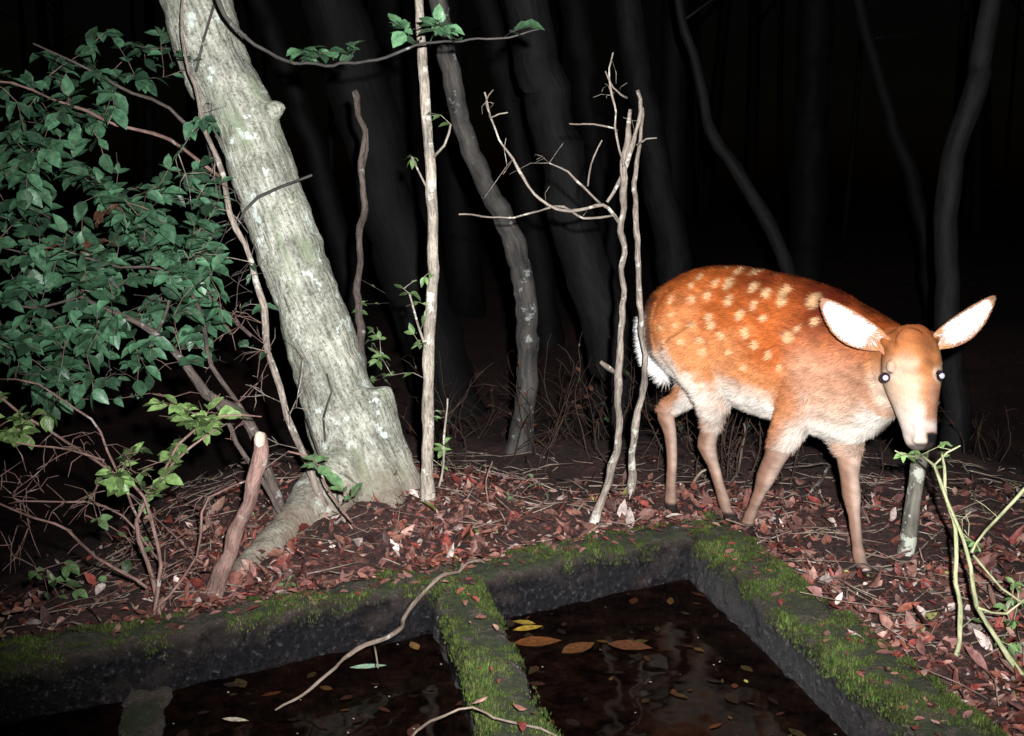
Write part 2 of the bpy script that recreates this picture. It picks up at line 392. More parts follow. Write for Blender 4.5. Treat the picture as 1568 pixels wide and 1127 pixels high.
path(vb,[(285,90,1.6),(300,150,1.6),(320,230,1.6),(335,290,2)],3.23)
path(vb,[(470,640,2),(490,700,2),(515,750,2),(520,800,1.5)],3.08,2.98)
vb.obj("vines",M_sapd,tree)

# ---------------- leafy growth helper -----------
def gcol(b=1.,yel=0.):
    k=U(.35,1.7)*b; return ((.058+.08*yel)*k,(.138+.06*yel)*k,(.075-.03*yel)*k)
def spray(lf,P,i0,L,cfun,n=6,flat=.5,wr=.6):
    N=len(P)
    for k in range(n):
        f=i0+(1-i0)*(k+.5)/n; i=min(N-2,int(f*(N-1))); t=(P[i+1]-P[i]).normalized()
        sd=t.cross(Vector((0,0,1)))
        if sd.length<.1: sd=Vector((1,0,0))
        sd.normalize(); sg=1 if k%2 else -1
        d=t*U(.3,.9)+sd*sg*U(.6,1)+Vector((0,0,U(-.5,.25)))
        if k==n-1: d=t
        nr=Vector((U(-flat,flat),-.6+U(-flat,flat),1))
        ll=L*U(.5,1.15); lf.leaf(P[i],d,nr,ll,ll*wr*U(.85,1.1),cfun(),U(.05,.3),U(0,.4))
def twigs(nodes,wd,lf,regions,L,cfun,nleaf,wr=.6,thin=1.):
    for (cx,cy,rx,ry,ya,yb,cnt_) in regions:
        for _ in range(cnt_):
            a=U(0,6.28); q=math.sqrt(R()); T=V(cx+rx*q*math.cos(a),cy+ry*q*math.sin(a),U(ya,yb))
            best=min(nodes,key=lambda nd:(nd-T).length+.12*R())
            dist=(best-T).length
            if dist>.45: best=T+(best-T)*(.45/dist)
            mid=(best+T)/2+Vector((U(-1,1),U(-1,1),U(-.2,1)))*dist*.16
            rr_=(.0011+.0024*min(dist,.5))*thin
            P=wd.tube([best,mid,T],[rr_,rr_*.75,.0007],5,.035,.3,.010)
            nodes.extend(P[1::2])
            if nleaf: spray(lf,P,.2,L,cfun,random.randint(max(1,nleaf-2),nleaf+2),wr=wr)
shr=empty("hazel_shrub"); wd=MB(); lm=MB(); lf=MB(); nd=[]
def stem(pts,y0,y1,seg=7,wob=.02,m_=None,k=.62):
    pts=[(a,b,c*k) for a,b,c in pts]; P=path(m_ or wd,pts,y0,y1,seg,wob); nd.extend(P[2::2]); return P
stem([(430,800,15),(412,730,12),(378,640,11),(322,600,10),(282,550,8),(242,510,7),(180,478,5),(120,455,4)],3.0,2.95,8,.02,lm,.8)
stem([(378,640,6),(330,560,6),(300,470,5),(240,385,4),(180,330,3)],3.0,3.2,m_=lm)
stem([(322,600,6),(380,700,6),(430,790,8)],2.92,2.92,m_=lm)
stem([(240,510,5),(260,440,3.5),(235,380,3),(190,310,2)],3.1,3.3,m_=lm)
stem([(385,515,5),(330,470,4.5),(285,400,4),(220,350,4),(160,300,3)],3.3,3.3,m_=lm)
stem([(300,200,5),(230,150,4),(150,110,3),(60,70,2)],3.2,3.0,m_=lm)
stem([(335,270,5),(260,215,4.5),(180,190,4),(80,150,3),(-40,120,2)],3.2,2.9)
stem([(330,470,4),(250,420,3.5),(160,400,3),(60,390,2.5),(-40,370,2)],3.25,3.0,m_=lm)
stem([(120,455,4),(60,470,3),(-40,450,2)],3.0,2.9,m_=lm)
stem([(245,950,6),(228,890,5.5),(215,800,5),(240,740,4),(290,690,3),(350,650,2)],2.42,2.6)
stem([(235,950,5),(250,860,5),(225,760,4.5),(160,705,4),(80,660,3.5),(-30,590,3)],2.42,2.6)
stem([(225,900,4),(150,850,3.5),(80,800,3),(0,775,2.5),(-40,760,2)],2.42,2.5)
stem([(240,930,4),(300,850,3.5),(320,760,3),(385,730,2),(440,690,1.6)],2.42,2.7)
stem([(215,800,3.5),(180,720,3),(140,640,3),(60,590,2.5),(0,580,2)],2.5,2.6)
stem([(225,760,3),(270,680,3),(330,640,3),(400,640,1.5)],2.5,2.6)
stem([(160,705,3),(110,690,2.6),(30,680,2.4),(-20,640,2)],2.5,2.5)
stem([(245,860,3),(190,790,3),(100,770,2.4),(10,770,2)],2.5,2.55)
twigs(nd,wd,lf,[(80,190,125,105,2.9,3.6,52),(110,330,140,120,2.9,3.6,85),(210,420,140,95,2.9,3.5,85),(70,500,120,100,2.8,3.4,80),(275,320,80,90,3.0,3.4,42),(200,80,150,60,3.1,3.8,24),(30,340,60,160,2.8,3.3,34),(130,570,120,80,2.8,3.2,42),(300,500,60,60,2.9,3.2,14)],.058,lambda:gcol(1.0),6,.6,.8)
twigs(nd,wd,lf,[(290,640,75,50,2.5,2.65,19),(20,650,55,50,2.45,2.6,14),(210,720,60,40,2.45,2.6,12)],.046,lambda:gcol(1.35,.6),5)
twigs(nd,wd,lf,[(120,740,130,80,2.4,2.7,100),(250,820,90,80,2.4,2.8,50),(330,560,90,120,2.8,3.1,60),(60,830,90,60,2.4,2.6,24)],.03,lambda:gcol(.9,.3),0)
twigs(nd,wd,lf,[(120,900,60,40,2.5,2.7,8),(200,760,60,80,2.5,2.6,10)],.04,lambda:gcol(1.1,.4),3)
twigs(nd,wd,lf,[(150,370,80,40,3.0,3.2,6)],.05,lambda:(.12*U(.7,1.2),.05,.03),4)
twigs(nd,lm,lf,[(310,420,110,160,3.0,3.4,80),(120,570,110,60,2.9,3.1,20)],.05,lambda:gcol(.6),0)
wd.obj("branches",M_twig,shr); lm.obj("limbs",M_limb,shr); lf.obj("leaves",M_leaf,shr)
s2=empty("climbing_sapling"); wd=MB(); lf=MB(); nd=[]
P=path(wd,[(500,775,5.5),(470,710,5.5),(442,640,5.5),(415,540,5.2),(392,430,5),(366,350,4.5),(338,270,4.2),(318,200,3.5),(290,110,3),(280,20,2),(270,-100,1)],2.98,3.12,8,.016); nd+=P[4::3]
twigs(nd,wd,lf,[(300,240,40,70,3.0,3.2,8),(380,470,30,60,3.0,3.1,5)],.05,lambda:gcol(.9),2)
twigs(nd,wd,lf,[(320,300,70,150,3.0,3.2,25),(420,600,60,100,2.9,3.1,16)],.05,lambda:gcol(.9),0)
wd.obj("stem",M_stick,s2); lf.obj("leaves",M_leaf,s2)
wd=MB(); P,Q=SP([(398,668,11),(399,690,13),(388,740,12),(368,800,12),(345,860,13),(318,938,15),(310,965,17)],2.62,2.5); wd.tube(P,Q,14,.02,.25,.006)
o=wd.obj("cut_stem",M_twig)
M_cut=bark_mat("cut_wood",(.55,.42,.32),(.85,.75,.65),None,fis=(30,30,30))
wd=MB(); wd.tube([V(397,694,2.601),V(397,684,2.5985),V(397,674,2.601),V(398,664,2.610)],[.003,.0105,.0135,.0135],14,.006,.2); o2=wd.obj("cut_face",M_cut,o)

def sapling(name,pts,y0,y1,mat,seg=12,regs=(),L=.04,cf=lambda:gcol(1.3,.5),nl=4,wob=.004,jit=.2,extra=(),wr=.5,leafless=()):
    e=empty(name); wd=MB(); lf=MB()
    P=path(wd,pts,y0,y1,seg,wob,.02,jit); nd=P[3::5]
    for ex in extra: nd+=path(wd,ex[0],ex[1],ex[2],6,.008,.03)[1::2]
    for r_ in regs: twigs(nd,wd,lf,[r_],L,cf,nl,wr=wr,thin=.8)
    for r_ in leafless: twigs(nd,wd,lf,[r_],L,cf,0,thin=.8)
    wd.obj("stem",mat,e)
    if lf.v: lf.obj("leaves",M_leaf,e)
    return e
sapling("sapling",[(630,-260,6),(642,0,6.5),(647,80,7),(652,170,7.5),(658,250,8),(662,330,8.5),(664,400,8.5),(659,480,9),(656,560,9),(655,640,9.5),(655,720,10),(657,785,12)],3.25,3.12,M_sap,12,
 [(625,450,20,30,3.1,3.25,5),(685,690,10,70,3.1,3.2,9),(640,520,20,20,3.1,3.2,3),(575,540,20,60,3.2,3.3,6),(655,165,10,12,3.15,3.2,2),(632,245,6,6,3.15,3.2,2)],.034,
 extra=[([(660,245,2.4),(680,225,2),(690,190,1.5)],3.2,3.15),([(655,290,2),(640,260,1.6),(630,240,1.3)],3.2,3.15),([(655,540,2.4),(640,500,2),(625,450,1.6)],3.15,3.1),([(672,745,2.2),(680,690,1.8),(684,610,1.4)],3.1,3.12)])
sapling("dead_sapling",[(543,140,5.5),(549,175,4.5),(560,205,4),(556,260,4.6),(558,300,5),(552,360,5),(549,420,5.5),(552,500,6),(556,600,7),(565,700,8),(570,790,9)],3.62,3.55,M_limb,10,[(575,480,25,40,3.5,3.6,4),(580,560,25,50,3.5,3.6,5)],.035,nl=3,wob=.012,
 extra=[([(556,260,2.5),(562,230,2.5),(560,195,1.8)],3.6,3.58)])
sapling("leafy_branch",[(300,-60,5),(350,30,3.4),(400,75,2.8),(450,95,2.5),(520,98,2.2),(590,88,2.1),(650,68,1.9),(720,62,1.6),(780,55,1.4),(825,42,1.1)],3.0,2.9,M_sapd,7,
 [(455,78,14,14,2.85,2.95,3),(500,78,20,10,2.85,2.95,4),(545,70,12,10,2.85,2.95,3),(615,42,20,18,2.85,2.95,6),(685,35,30,14,2.85,2.95,6),(795,42,30,8,2.85,2.95,5)],.055,lambda:gcol(1.3,.1),3,wr=.62,wob=.012)
sapling("curved_tree",[(600,-300,11),(650,-100,13),(676,30,14),(690,110,14),(708,190,14),(728,245,15),(752,300,15),(785,365,17),(803,440,17),(808,520,17),(806,590,17),(800,650,18),(795,705,24)],4.25,4.15,M_sapd,16,jit=.14,wob=.01)
e=empty("forked_dead_sapling"); wd=MB(); nd=[]
for pts,a,b in [
 ([(965,168,3),(960,210,4),(956,262,4.6),(953,330,4.4),(954,400,4.4),(953,480,4.8),(948,560,5.2),(948,620,5.6),(945,690,6.5),(925,755,7),(898,832,8)],3.25,3.05),
 ([(976,138,2.5),(980,170,3),(970,215,3.5),(958,258,4.2)],3.2,3.22),
 ([(984,165,1.8),(978,230,3),(972,290,4),(976,370,4.4),(978,430,4.4),(982,500,4.8),(988,575,5),(975,640,5.4),(968,700,6),(966,755,7)],3.3,3.3),
 ([(948,340,3.2),(925,315,2.8),(900,318,2.6),(862,322,2.4),(820,295,2.2),(795,262,2),(765,215,1.8),(752,180,1.6),(742,140,1.2)],3.2,3.0),
 ([(940,330,2.5),(905,333,1.8),(850,318,1.6),(800,330,1.4),(750,332,1.3),(703,328,1)],3.2,3.05),
 ([(920,312,2),(895,285,1.8),(870,262,1.5),(840,250,1.1)],3.18,3.1),
 ([(900,285,1.6),(905,250,1.3),(925,215,1)],3.15,3.1),
 ([(956,255,2.5),(945,215,2),(940,160,1.6),(932,120,1.3),(938,80,1)],3.2,3.15),
 ([(945,200,1.6),(910,190,1.2),(873,190,.9)],3.2,3.15),
 ([(975,222,1.8),(990,215,1.3),(1005,212,.9)],3.2,3.15),
 ([(960,150,1.8),(940,135,1.3),(925,110,.9)],3.2,3.15),
 ([(752,180,1.4),(765,178,1.),(778,175,.8)],3.0,2.98),([(752,180,1.4),(745,160,1.),(754,138,.8)],3.0,2.98),
 ([(948,575,2.6),(935,565,4),(922,555,2.4)],3.15,3.12),
 ([(955,262,4),(945,285,3.4),(930,310,2.6)],3.22,3.2)]:
    nd+=path(wd,pts,a,b,8,.010,.02,.35)[1::4]
twigs(nd,wd,MB(),[(860,280,90,60,3.0,3.2,10),(940,170,40,60,3.1,3.2,10),(760,240,40,90,2.98,3.05,6)],.03,lambda:gcol(1),0,thin=.7)
wd.obj("stems",M_stick,e)
wd=MB(); P,Q=SP([(1418,640,13),(1410,690,13),(1402,750,12),(1393,810,13),(1384,865,14),(1380,900,16)],2.98,2.86); wd.tube(P,Q,14,.03,.12,.004)
M_snag=bark_mat("snag_bark",(.05,.045,.038),(.17,.16,.13),(.36,.38,.32),.54); wd.obj("snag",M_snag)
# ---------------- forest behind ----------
def ftree(pts,y,mat=M_dark):
    mb=MB(); P,Q=SP(pts,y)
    d=(P[0]-P[1]).normalized(); P=[P[0]+d*2.5]+P; Q=[Q[0]*.7]+Q
    b=P[-1].copy(); d2=(P[-1]-P[-2]).normalized(); k=0
    while b.z>hh(b.x,b.y)-.1 and k<80: b=b+Vector((d2.x*.04,0,-.08)); k+=1
    P.append(b); Q.append(Q[-1]*1.25)
    mb.tube(P,Q,18,.08,.16,.03)
    for i in range(4):
        a=P[0].lerp(P[1],R()); e_=a+Vector((U(-1,1),U(-1,1),U(.3,1)))*1.2
        mb.tube([a,(a+e_)/2+Vector((0,0,-.1)),e_],[Q[0]*.4,Q[0]*.25,.005],6,.2,0,.03)
    mb.obj("forest_tree",mat)
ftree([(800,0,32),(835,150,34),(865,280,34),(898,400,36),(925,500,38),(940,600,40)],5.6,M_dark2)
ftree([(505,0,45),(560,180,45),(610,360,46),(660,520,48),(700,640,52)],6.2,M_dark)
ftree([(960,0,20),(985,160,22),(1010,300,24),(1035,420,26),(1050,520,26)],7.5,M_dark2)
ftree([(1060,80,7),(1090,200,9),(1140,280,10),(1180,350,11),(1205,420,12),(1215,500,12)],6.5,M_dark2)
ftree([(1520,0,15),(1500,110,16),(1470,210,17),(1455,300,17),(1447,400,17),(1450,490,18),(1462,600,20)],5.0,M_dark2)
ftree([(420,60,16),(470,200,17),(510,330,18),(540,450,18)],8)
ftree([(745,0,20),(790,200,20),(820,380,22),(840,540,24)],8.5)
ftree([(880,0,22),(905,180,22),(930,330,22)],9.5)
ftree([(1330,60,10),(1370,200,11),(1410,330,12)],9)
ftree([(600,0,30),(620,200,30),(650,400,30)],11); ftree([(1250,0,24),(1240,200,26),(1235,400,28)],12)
dt=MB()
for i in range(60):
    y=U(9,32); x=U(-.75,.75)*y; r=U(.05,.2); ln=U(-.12,.12)
    b=Vector((x,y,hh(x,y)-.1)); dt.tube([b,b+Vector((ln*2,U(-.2,.2),3)),b+Vector((ln*6,U(-.6,.6),9))],[r,r*.85,r*.6],8,1.0,.1,.05)
    for k in range(5):
        a=b+Vector((ln*4,0,U(4,8))); e_=a+Vector((U(-1,1),U(-1,1),U(.2,1)))*2; dt.tube([a,e_],[r*.3,.01],5,1.)
dt.obj("distant_trees",M_dark)
wd=MB(); lf=MB()
for i in range(190):
    if i<22: x=U(.66,.92); y=U(3.45,3.9); H=U(.2,.42)
    elif i<44: x=U(.05,.45); y=U(4.0,5.2); H=U(.15,.5)
    else: x=U(-.4,2.6); y=U(3.4,6.5); H=U(.06,.4)
    b=Vector((x,y,hh(x,y)-.01)); tp=b+Vector((U(-.16,.16),U(-.1,.1),H)); md_=(b+tp)/2+Vector((U(-.05,.05),0,0))
    P=wd.tube([b,md_,tp],[.0028,.002,.0009],5,.03,.2,.02)
    for k in range(random.randint(1,6)):
        a=random.choice(P[1:]); e_=a+Vector((U(-1,1),U(-.6,.6),U(.0,1)))*U(.05,.18); wd.tube([a,(a+e_)/2+Vector((0,0,.01)),e_],[.0014,.0011,.0006],4,.04,0,.01)
    if R()<.35: spray(lf,P,.3,.03,lambda:gcol(.3,.2) if R()<.4 else (.08,.035,.02),4)
un=empty("undergrowth"); wd.obj("stems",M_weed,un); lf.obj("leaves",M_leaf,un)
def fallen(pts,y0,y1,mat=M_dead,seg=8,name="fallen_branch",subs=(),k=.75):
    wd=MB(); path(wd,[(a,b,c*k) for a,b,c in pts],y0,y1,seg,.014,.02,.35)
    for s_ in subs: path(wd,s_[0],s_[1],s_[2],6,.006)
    wd.obj(name,mat)
fallen([(742,862,2.6),(700,872,3.6),(655,898,4.6),(625,940,5.2),(610,962,5.6),(565,990,4.6),(520,1018,4),(478,1050,3.4),(430,1085,2.4)],2.68,2.02,M_dead,subs=[([(572,985,2),(575,1000,1.6),(578,1025,1.2)],2.3,2.2)])
fallen([(625,1135,3.4),(655,1105,3.2),(700,1088,3),(745,1092,3),(800,1112,2.8),(860,1135,2.6)],1.87,1.86,M_dead)
fallen([(700,775,4),(760,790,6),(830,795,7),(880,790,6),(960,800,5),(1010,808,3)],3.25,3.15)
fallen([(1170,775,4),(1230,782,5),(1290,795,6),(1350,825,6),(1400,850,5)],3.35,3.05,M_limb)
fallen([(1160,800,3),(1250,840,4),(1330,850,4),(1420,880,4),(1500,880,3)],3.1,2.8,M_twig)
fallen([(1200,715,2),(1270,712,2.5),(1240,750,3),(1180,800,3)],3.6,3.3,M_limb)
fallen([(1150,780,2.5),(1260,790,3.5),(1330,810,3),(1380,800,2)],3.3,3.1,M_limb)
fallen([(1030,780,3),(1060,740,3),(1090,712,2)],3.5,3.5,M_dead)
fallen([(1090,760,2.5),(1130,720,2.5),(1140,650,2)],3.5,3.6,M_limb)
for i in range(14):
    u0=U(1150,1560); v0=U(755,880); y=G(u0,v0).y; dx=U(-110,110)
    fallen([(u0,v0,2.4),(u0+dx*.5,v0+U(-25,10),2.4),(u0+dx,v0+U(-30,15),1.4)],y,y+U(-.15,.15),random.choice([M_twig,M_limb]),6)
sapling("seedling",[(540,800,2),(505,752,2),(480,705,1.6),(440,690,1.2)],2.75,2.7,M_twig,6,[(530,750,25,15,2.68,2.75,4),(475,705,20,15,2.68,2.75,3)],.05,lambda:gcol(1.4,.3),2)
sapling("seedling",[(750,785,1.4),(745,735,1.4),(755,705,1)],3.1,3.1,M_twig,6,[(780,770,25,20,3.1,3.2,5),(830,745,20,30,3.1,3.3,4)],.02,lambda:gcol(1.2,.3),2)
sapling("seedling",[(440,930,1.4),(435,900,1.4),(445,880,1)],2.55,2.5,M_twig,6,[(445,890,15,12,2.5,2.55,5)],.03,lambda:gcol(1.0,.4),3)
sapling("browse_shrub",[(1464,1005,4),(1470,930,3.8),(1464,860,3.4),(1460,810,3),(1450,765,2.6),(1446,715,2.4),(1443,690,1.6)],2.22,2.45,M_green,8,
 [(1456,692,14,6,2.42,2.46,4),(1390,698,16,6,2.44,2.48,5),(1495,840,12,12,2.35,2.45,4),(1552,885,14,20,2.3,2.4,4),(1530,960,30,30,2.2,2.3,7),(1560,990,14,20,2.15,2.2,5),(1455,815,10,8,2.4,2.44,2)],.026,lambda:gcol(1.4,.5),3,wob=.008,
 extra=[([(1575,1045,4.4),(1530,985,4.2),(1497,930,4),(1488,870,3.6),(1478,830,3.2),(1462,790,3.),(1440,745,2.8),(1428,715,2.4),(1408,698,1.8)],2.12,2.47),
        ([(1580,735,3.2),(1545,775,2.8),(1510,815,2.5),(1490,850,2.2)],2.45,2.35),([(1490,850,2),(1530,900,2),(1580,930,1.8)],2.35,2.3),
        ([(1497,930,2.2),(1540,940,2),(1580,905,1.6)],2.2,2.2),([(1428,715,1.8),(1450,696,1.6),(1470,686,1.2)],2.45,2.42),([(1410,700,1.8),(1385,697,1.3),(1372,688,.9)],2.47,2.45)],
 leafless=[(1480,780,30,60,2.3,2.45,8)])

# ---------------- DEER -------------
dd=Vector((.73,-.683,0)).normalized(); nn=Vector((-.683,-.73,0)).normalized()  # forward, right side
deer=empty("sika_deer")
db=MB()
def loft(secs,seg=28,pw=2.0):
    b=len(db.v)
    for c,s_,u_,hw,hg in secs:
        for k in range(seg):
            th=2*math.pi*k/seg; cc,ss=math.cos(th),math.sin(th)
            cc=math.copysign(abs(cc)**(2/pw),cc); ss=math.copysign(abs(ss)**(2/pw),ss)
            db.v.append(tuple(c+s_*cc*hw+u_*ss*hg)); db.c.append((1,1,1)); db.b.append((0,0,0))
    n_=len(secs)
    for i in range(n_-1):
        for k in range(seg):
            k2=(k+1)%seg; db.f.append((b+i*seg+k,b+i*seg+k2,b+(i+1)*seg+k2,b+(i+1)*seg+k))
    db.f.append(tuple(b+k for k in range(seg))[::-1]); db.f.append(tuple(b+(n_-1)*seg+k for k in range(seg)))
Zu=Vector((0,0,1))
def crs(S,k=4):
    out=[]
    for i in range(len(S)-1):
        p0=S[max(i-1,0)];p1=S[i];p2=S[i+1];p3=S[min(i+2,len(S)-1)]
        for j in range(k):
            t=j/k
            def cr(a,b,c,d): return .5*((2*b)+(c-a)*t+(2*a-5*b+4*c-d)*t*t+(3*b-a-3*c+d)*t**3)
            out.append((cr(p0[0],p1[0],p2[0],p3[0]),p1[1],p1[2],max(.005,cr(p0[3],p1[3],p2[3],p3[3])),max(.005,cr(p0[4],p1[4],p2[4],p3[4]))))
    out.append(S[-1]); return out
def body(list_,side):
    S=[]
    for (u,t_,b_,y,hw) in list_:
        A=V(u,t_,y);B=V(u,b_,y); S.append(((A+B)/2,side,Zu,hw,(A.z-B.z)/2))
    loft(crs(S))
body([(1003,478,500,3.46,.02),(1008,452,540,3.44,.070),(1030,430,565,3.39,.108),(1065,413,590,3.33,.130),(1110,408,608,3.25,.140),(1155,413,628,3.17,.145),(1205,423,644,3.08,.147),(1250,436,660,3.00,.138),(1288,452,674,2.93,.118),(1318,475,676,2.87,.092),(1338,505,665,2.83,.06),(1350,550,640,2.81,.02)],nn)
ns=(nn*.8+Vector((-1,0,0))*.5).normalized()
body([(1262,458,636,2.98,.088),(1300,462,668,2.92,.092),(1335,480,668,2.84,.084),(1360,495,646,2.76,.070),(1385,508,622,2.70,.058),(1398,522,598,2.66,.045)],ns)
hs=Vector((1,.10,0)).normalized()
HD=[(1393,500,2.70,.030,.028),(1393,512,2.69,.052,.046),(1394,532,2.675,.065,.062),(1395,555,2.66,.0705,.070),(1396,578,2.648,.069,.072),(1398,598,2.636,.062,.067),(1401,618,2.625,.0525,.058),(1404,636,2.615,.045,.050),(1407,654,2.607,.0405,.044),(1409,669,2.601,.0385,.040),(1410,681,2.597,.032,.034),(1411,690,2.594,.018,.02)]
HC_=[V(a,b_,c) for a,b_,c,_,_ in HD]
hax=(HC_[-1]-HC_[0]).normalized(); hf=hs.cross(hax).normalized()
if hf.y>0: hf=-hf
loft(crs([(c,hs,hf,hw,hd) for c,(a,b_,y,hw,hd) in zip(HC_,HD)],3),32,2.0)
def blob(c,r,ax=None):
    S=[];ax=ax or (Vector((1,0,0)),Vector((0,1,0)),Vector((0,0,1)))
    for i in range(1,12):
        a=math.pi*i/12; S.append((c+ax[2]*(-math.cos(a)*r[2]),ax[0],ax[1],r[0]*math.sin(a),r[1]*math.sin(a)))
    loft(S,16)
HX=(hs,hf,hax)
for u in (1364,1428): blob(V(u,562,2.612),(.012,.015,.016),HX)
for u,v_ in ((1360,522),(1426,520)): blob(V(u,v_,2.685),(.020,.022,.020),HX)
blob(V(1411,674,2.568),(.0235,.013,.013),HX)
blob(V(1405,625,2.590),(.019,.018,.080),HX)
blob(V(1394,520,2.635),(.036,.020,.03),HX)
blob(V(1062,500,3.27),(.10,.13,.13),(nn,dd,Zu))
blob(V(1050,500,3.34)-nn*.05,(.09,.12,.13),(nn,dd,Zu))
blob(V(1243,560,2.96)+nn*.015,(.065,.085,.145),(nn,dd,Zu))
blob(V(1305,600,2.90)-nn*.05,(.06,.08,.13),(nn,dd,Zu))
legs=[[(1278,590,.075,2.97),(1290,640,.054,2.94),(1299,690,.035,2.90),(1301,730,.0235,2.87),(1304,758,.0240,2.85),(1308,790,.0155,2.83),(1313,835,.0140,2.80),(1316,852,.0175,2.79),(1319,866,.0145,2.785),(1323,882,.018,2.78)],
[(1238,580,.07,2.93),(1220,630,.055,2.95),(1202,668,.041,2.97),(1186,702,.029,3.0),(1173,730,.0265,3.02),(1164,752,.0178,3.04),(1153,778,.0148,3.06),(1148,790,.0175,3.07),(1145,798,.0150,3.075),(1141,808,.018,3.08)],
[(1070,520,.11,3.25),(1085,565,.086,3.2),(1092,605,.055,3.19),(1092,635,.034,3.2),(1086,662,.0270,3.22),(1082,682,.0280,3.23),(1091,708,.0175,3.22),(1101,742,.0150,3.20),(1109,768,.0180,3.19),(1113,782,.0150,3.185),(1119,799,.018,3.18)],
[(1060,540,.09,3.42),(1066,580,.062,3.40),(1052,603,.042,3.42),(1036,616,.031,3.44),(1019,632,.0290,3.44),(1026,662,.0195,3.40),(1029,705,.0160,3.36),(1027,745,.0155,3.31),(1027,770,.019,3.28),(1029,783,.016,3.27),(1033,797,.019,3.26)]]
for L_ in legs:
    P=[V(a,b_,y) for a,b_,r,y in L_]; Q=[r*1.06 for a,b_,r,y in L_]; P[-1].z+=.004
    db.tube(P,Q,14,.02)
    hoofc=P[-1]; db.tube([hoofc+Vector((0,0,.022)),hoofc+dd*.014+Vector((0,0,.006)),hoofc+dd*.026+Vector((0,0,.003))],[.015,.0155,.010],12,.01)
db.tube([V(993,484,3.48),V(995,515,3.47),V(1003,550,3.45),V(1021,584,3.42)],[.020,.033,.034,.008],12,.02)
o=db.obj("tmp",M_skin)
md=o.modifiers.new("r",'REMESH'); md.mode='VOXEL'; md.voxel_size=.0048; md.use_smooth_shade=True
md=o.modifiers.new("s",'SMOOTH'); md.factor=.5; md.iterations=8
dg=bpy.context.evaluated_depsgraph_get(); bm_=bpy.data.meshes.new_from_object(o.evaluated_get(dg)); bpy.data.objects.remove(o)
bm_.name="body"
nv=len(bm_.vertices); co_=np.empty(nv*3,dtype=np.float32); bm_.vertices.foreach_get("co",co_); co_=co_.reshape(-1,3)
no_=np.empty(nv*3,dtype=np.float32); bm_.vertices.foreach_get("normal",no_); no_=no_.reshape(-1,3)
D=np.array(dd); NN=np.array(nn)
org=np.array(V(1001,500,3.46))
def sfwd(P): return (P-org)@D
spots=[]
for (u,v,r) in [(1055,425,8),(1085,413,8),(1108,416,7),(1135,421,8),(1165,418,7),(1040,443,8),(1080,440,10),(1106,440,9),(1145,440,10),(1170,449,8),(1193,452,10),(1057,460,8),(1083,458,10),(1112,461,9),(1155,468,8),(1200,466,8),(1238,459,9),(1262,470,8),(1030,481,9),(1086,482,10),(1090,497,9),(1062,500,9),(1106,511,10),(1146,505,8),(1135,480,8),(1178,489,8),(1214,520,10),(1166,523,10),(1250,492,8),(1071,521,11),(1047,520,9),(1076,541,10),(1018,500,8),(1020,460,8),(1125,540,9),(1208,560,8),(1185,540,8),(1230,500,7),(1150,560,9),(1040,500,7),(1022,525,7)]:
    u+=U(-5,5); v+=U(-4,4)
    a=np.array(V(u,v,3.0))-np.array((0,0,1)); cpt=np.array(V(1155,520,3.17))+NN*.135
    t=((cpt-np.array((0,0,1)))@NN)/(a@NN); q=np.array((0,0,1))+a*t
    spots.append((sfwd(q),q[2],r*.0021*U(.6,.95),U(.8,1.15)))
hc0=np.array(HC_[0]); HAX=np.array(hax); HFN=np.array(hf); HSN=np.array(hs)
EC=[V(1355,578,2.606),V(1439,575,2.606)]
EYES=[np.array(e_+Vector((0,-.006,0))) for e_ in EC]
HLEN=float((HC_[-1]-HC_[0]).length)
def smn(a,b,x):
    x=np.clip((x-a)/(b-a),0,1); return x*x*(3-2*x)
def lerp(A,B,t): return A*(1-t[:,None])+np.array(B)*t[:,None]
def vnoise(P,s): return np.array([noise.noise(Vector(p)*s) for p in P])
def ishead(P):
    rel=P-hc0; t=rel@HAX; return (P[:,1]<2.735)&(t>-.03)&(np.abs(rel@HSN)<.11)&(rel@HFN>-.10)
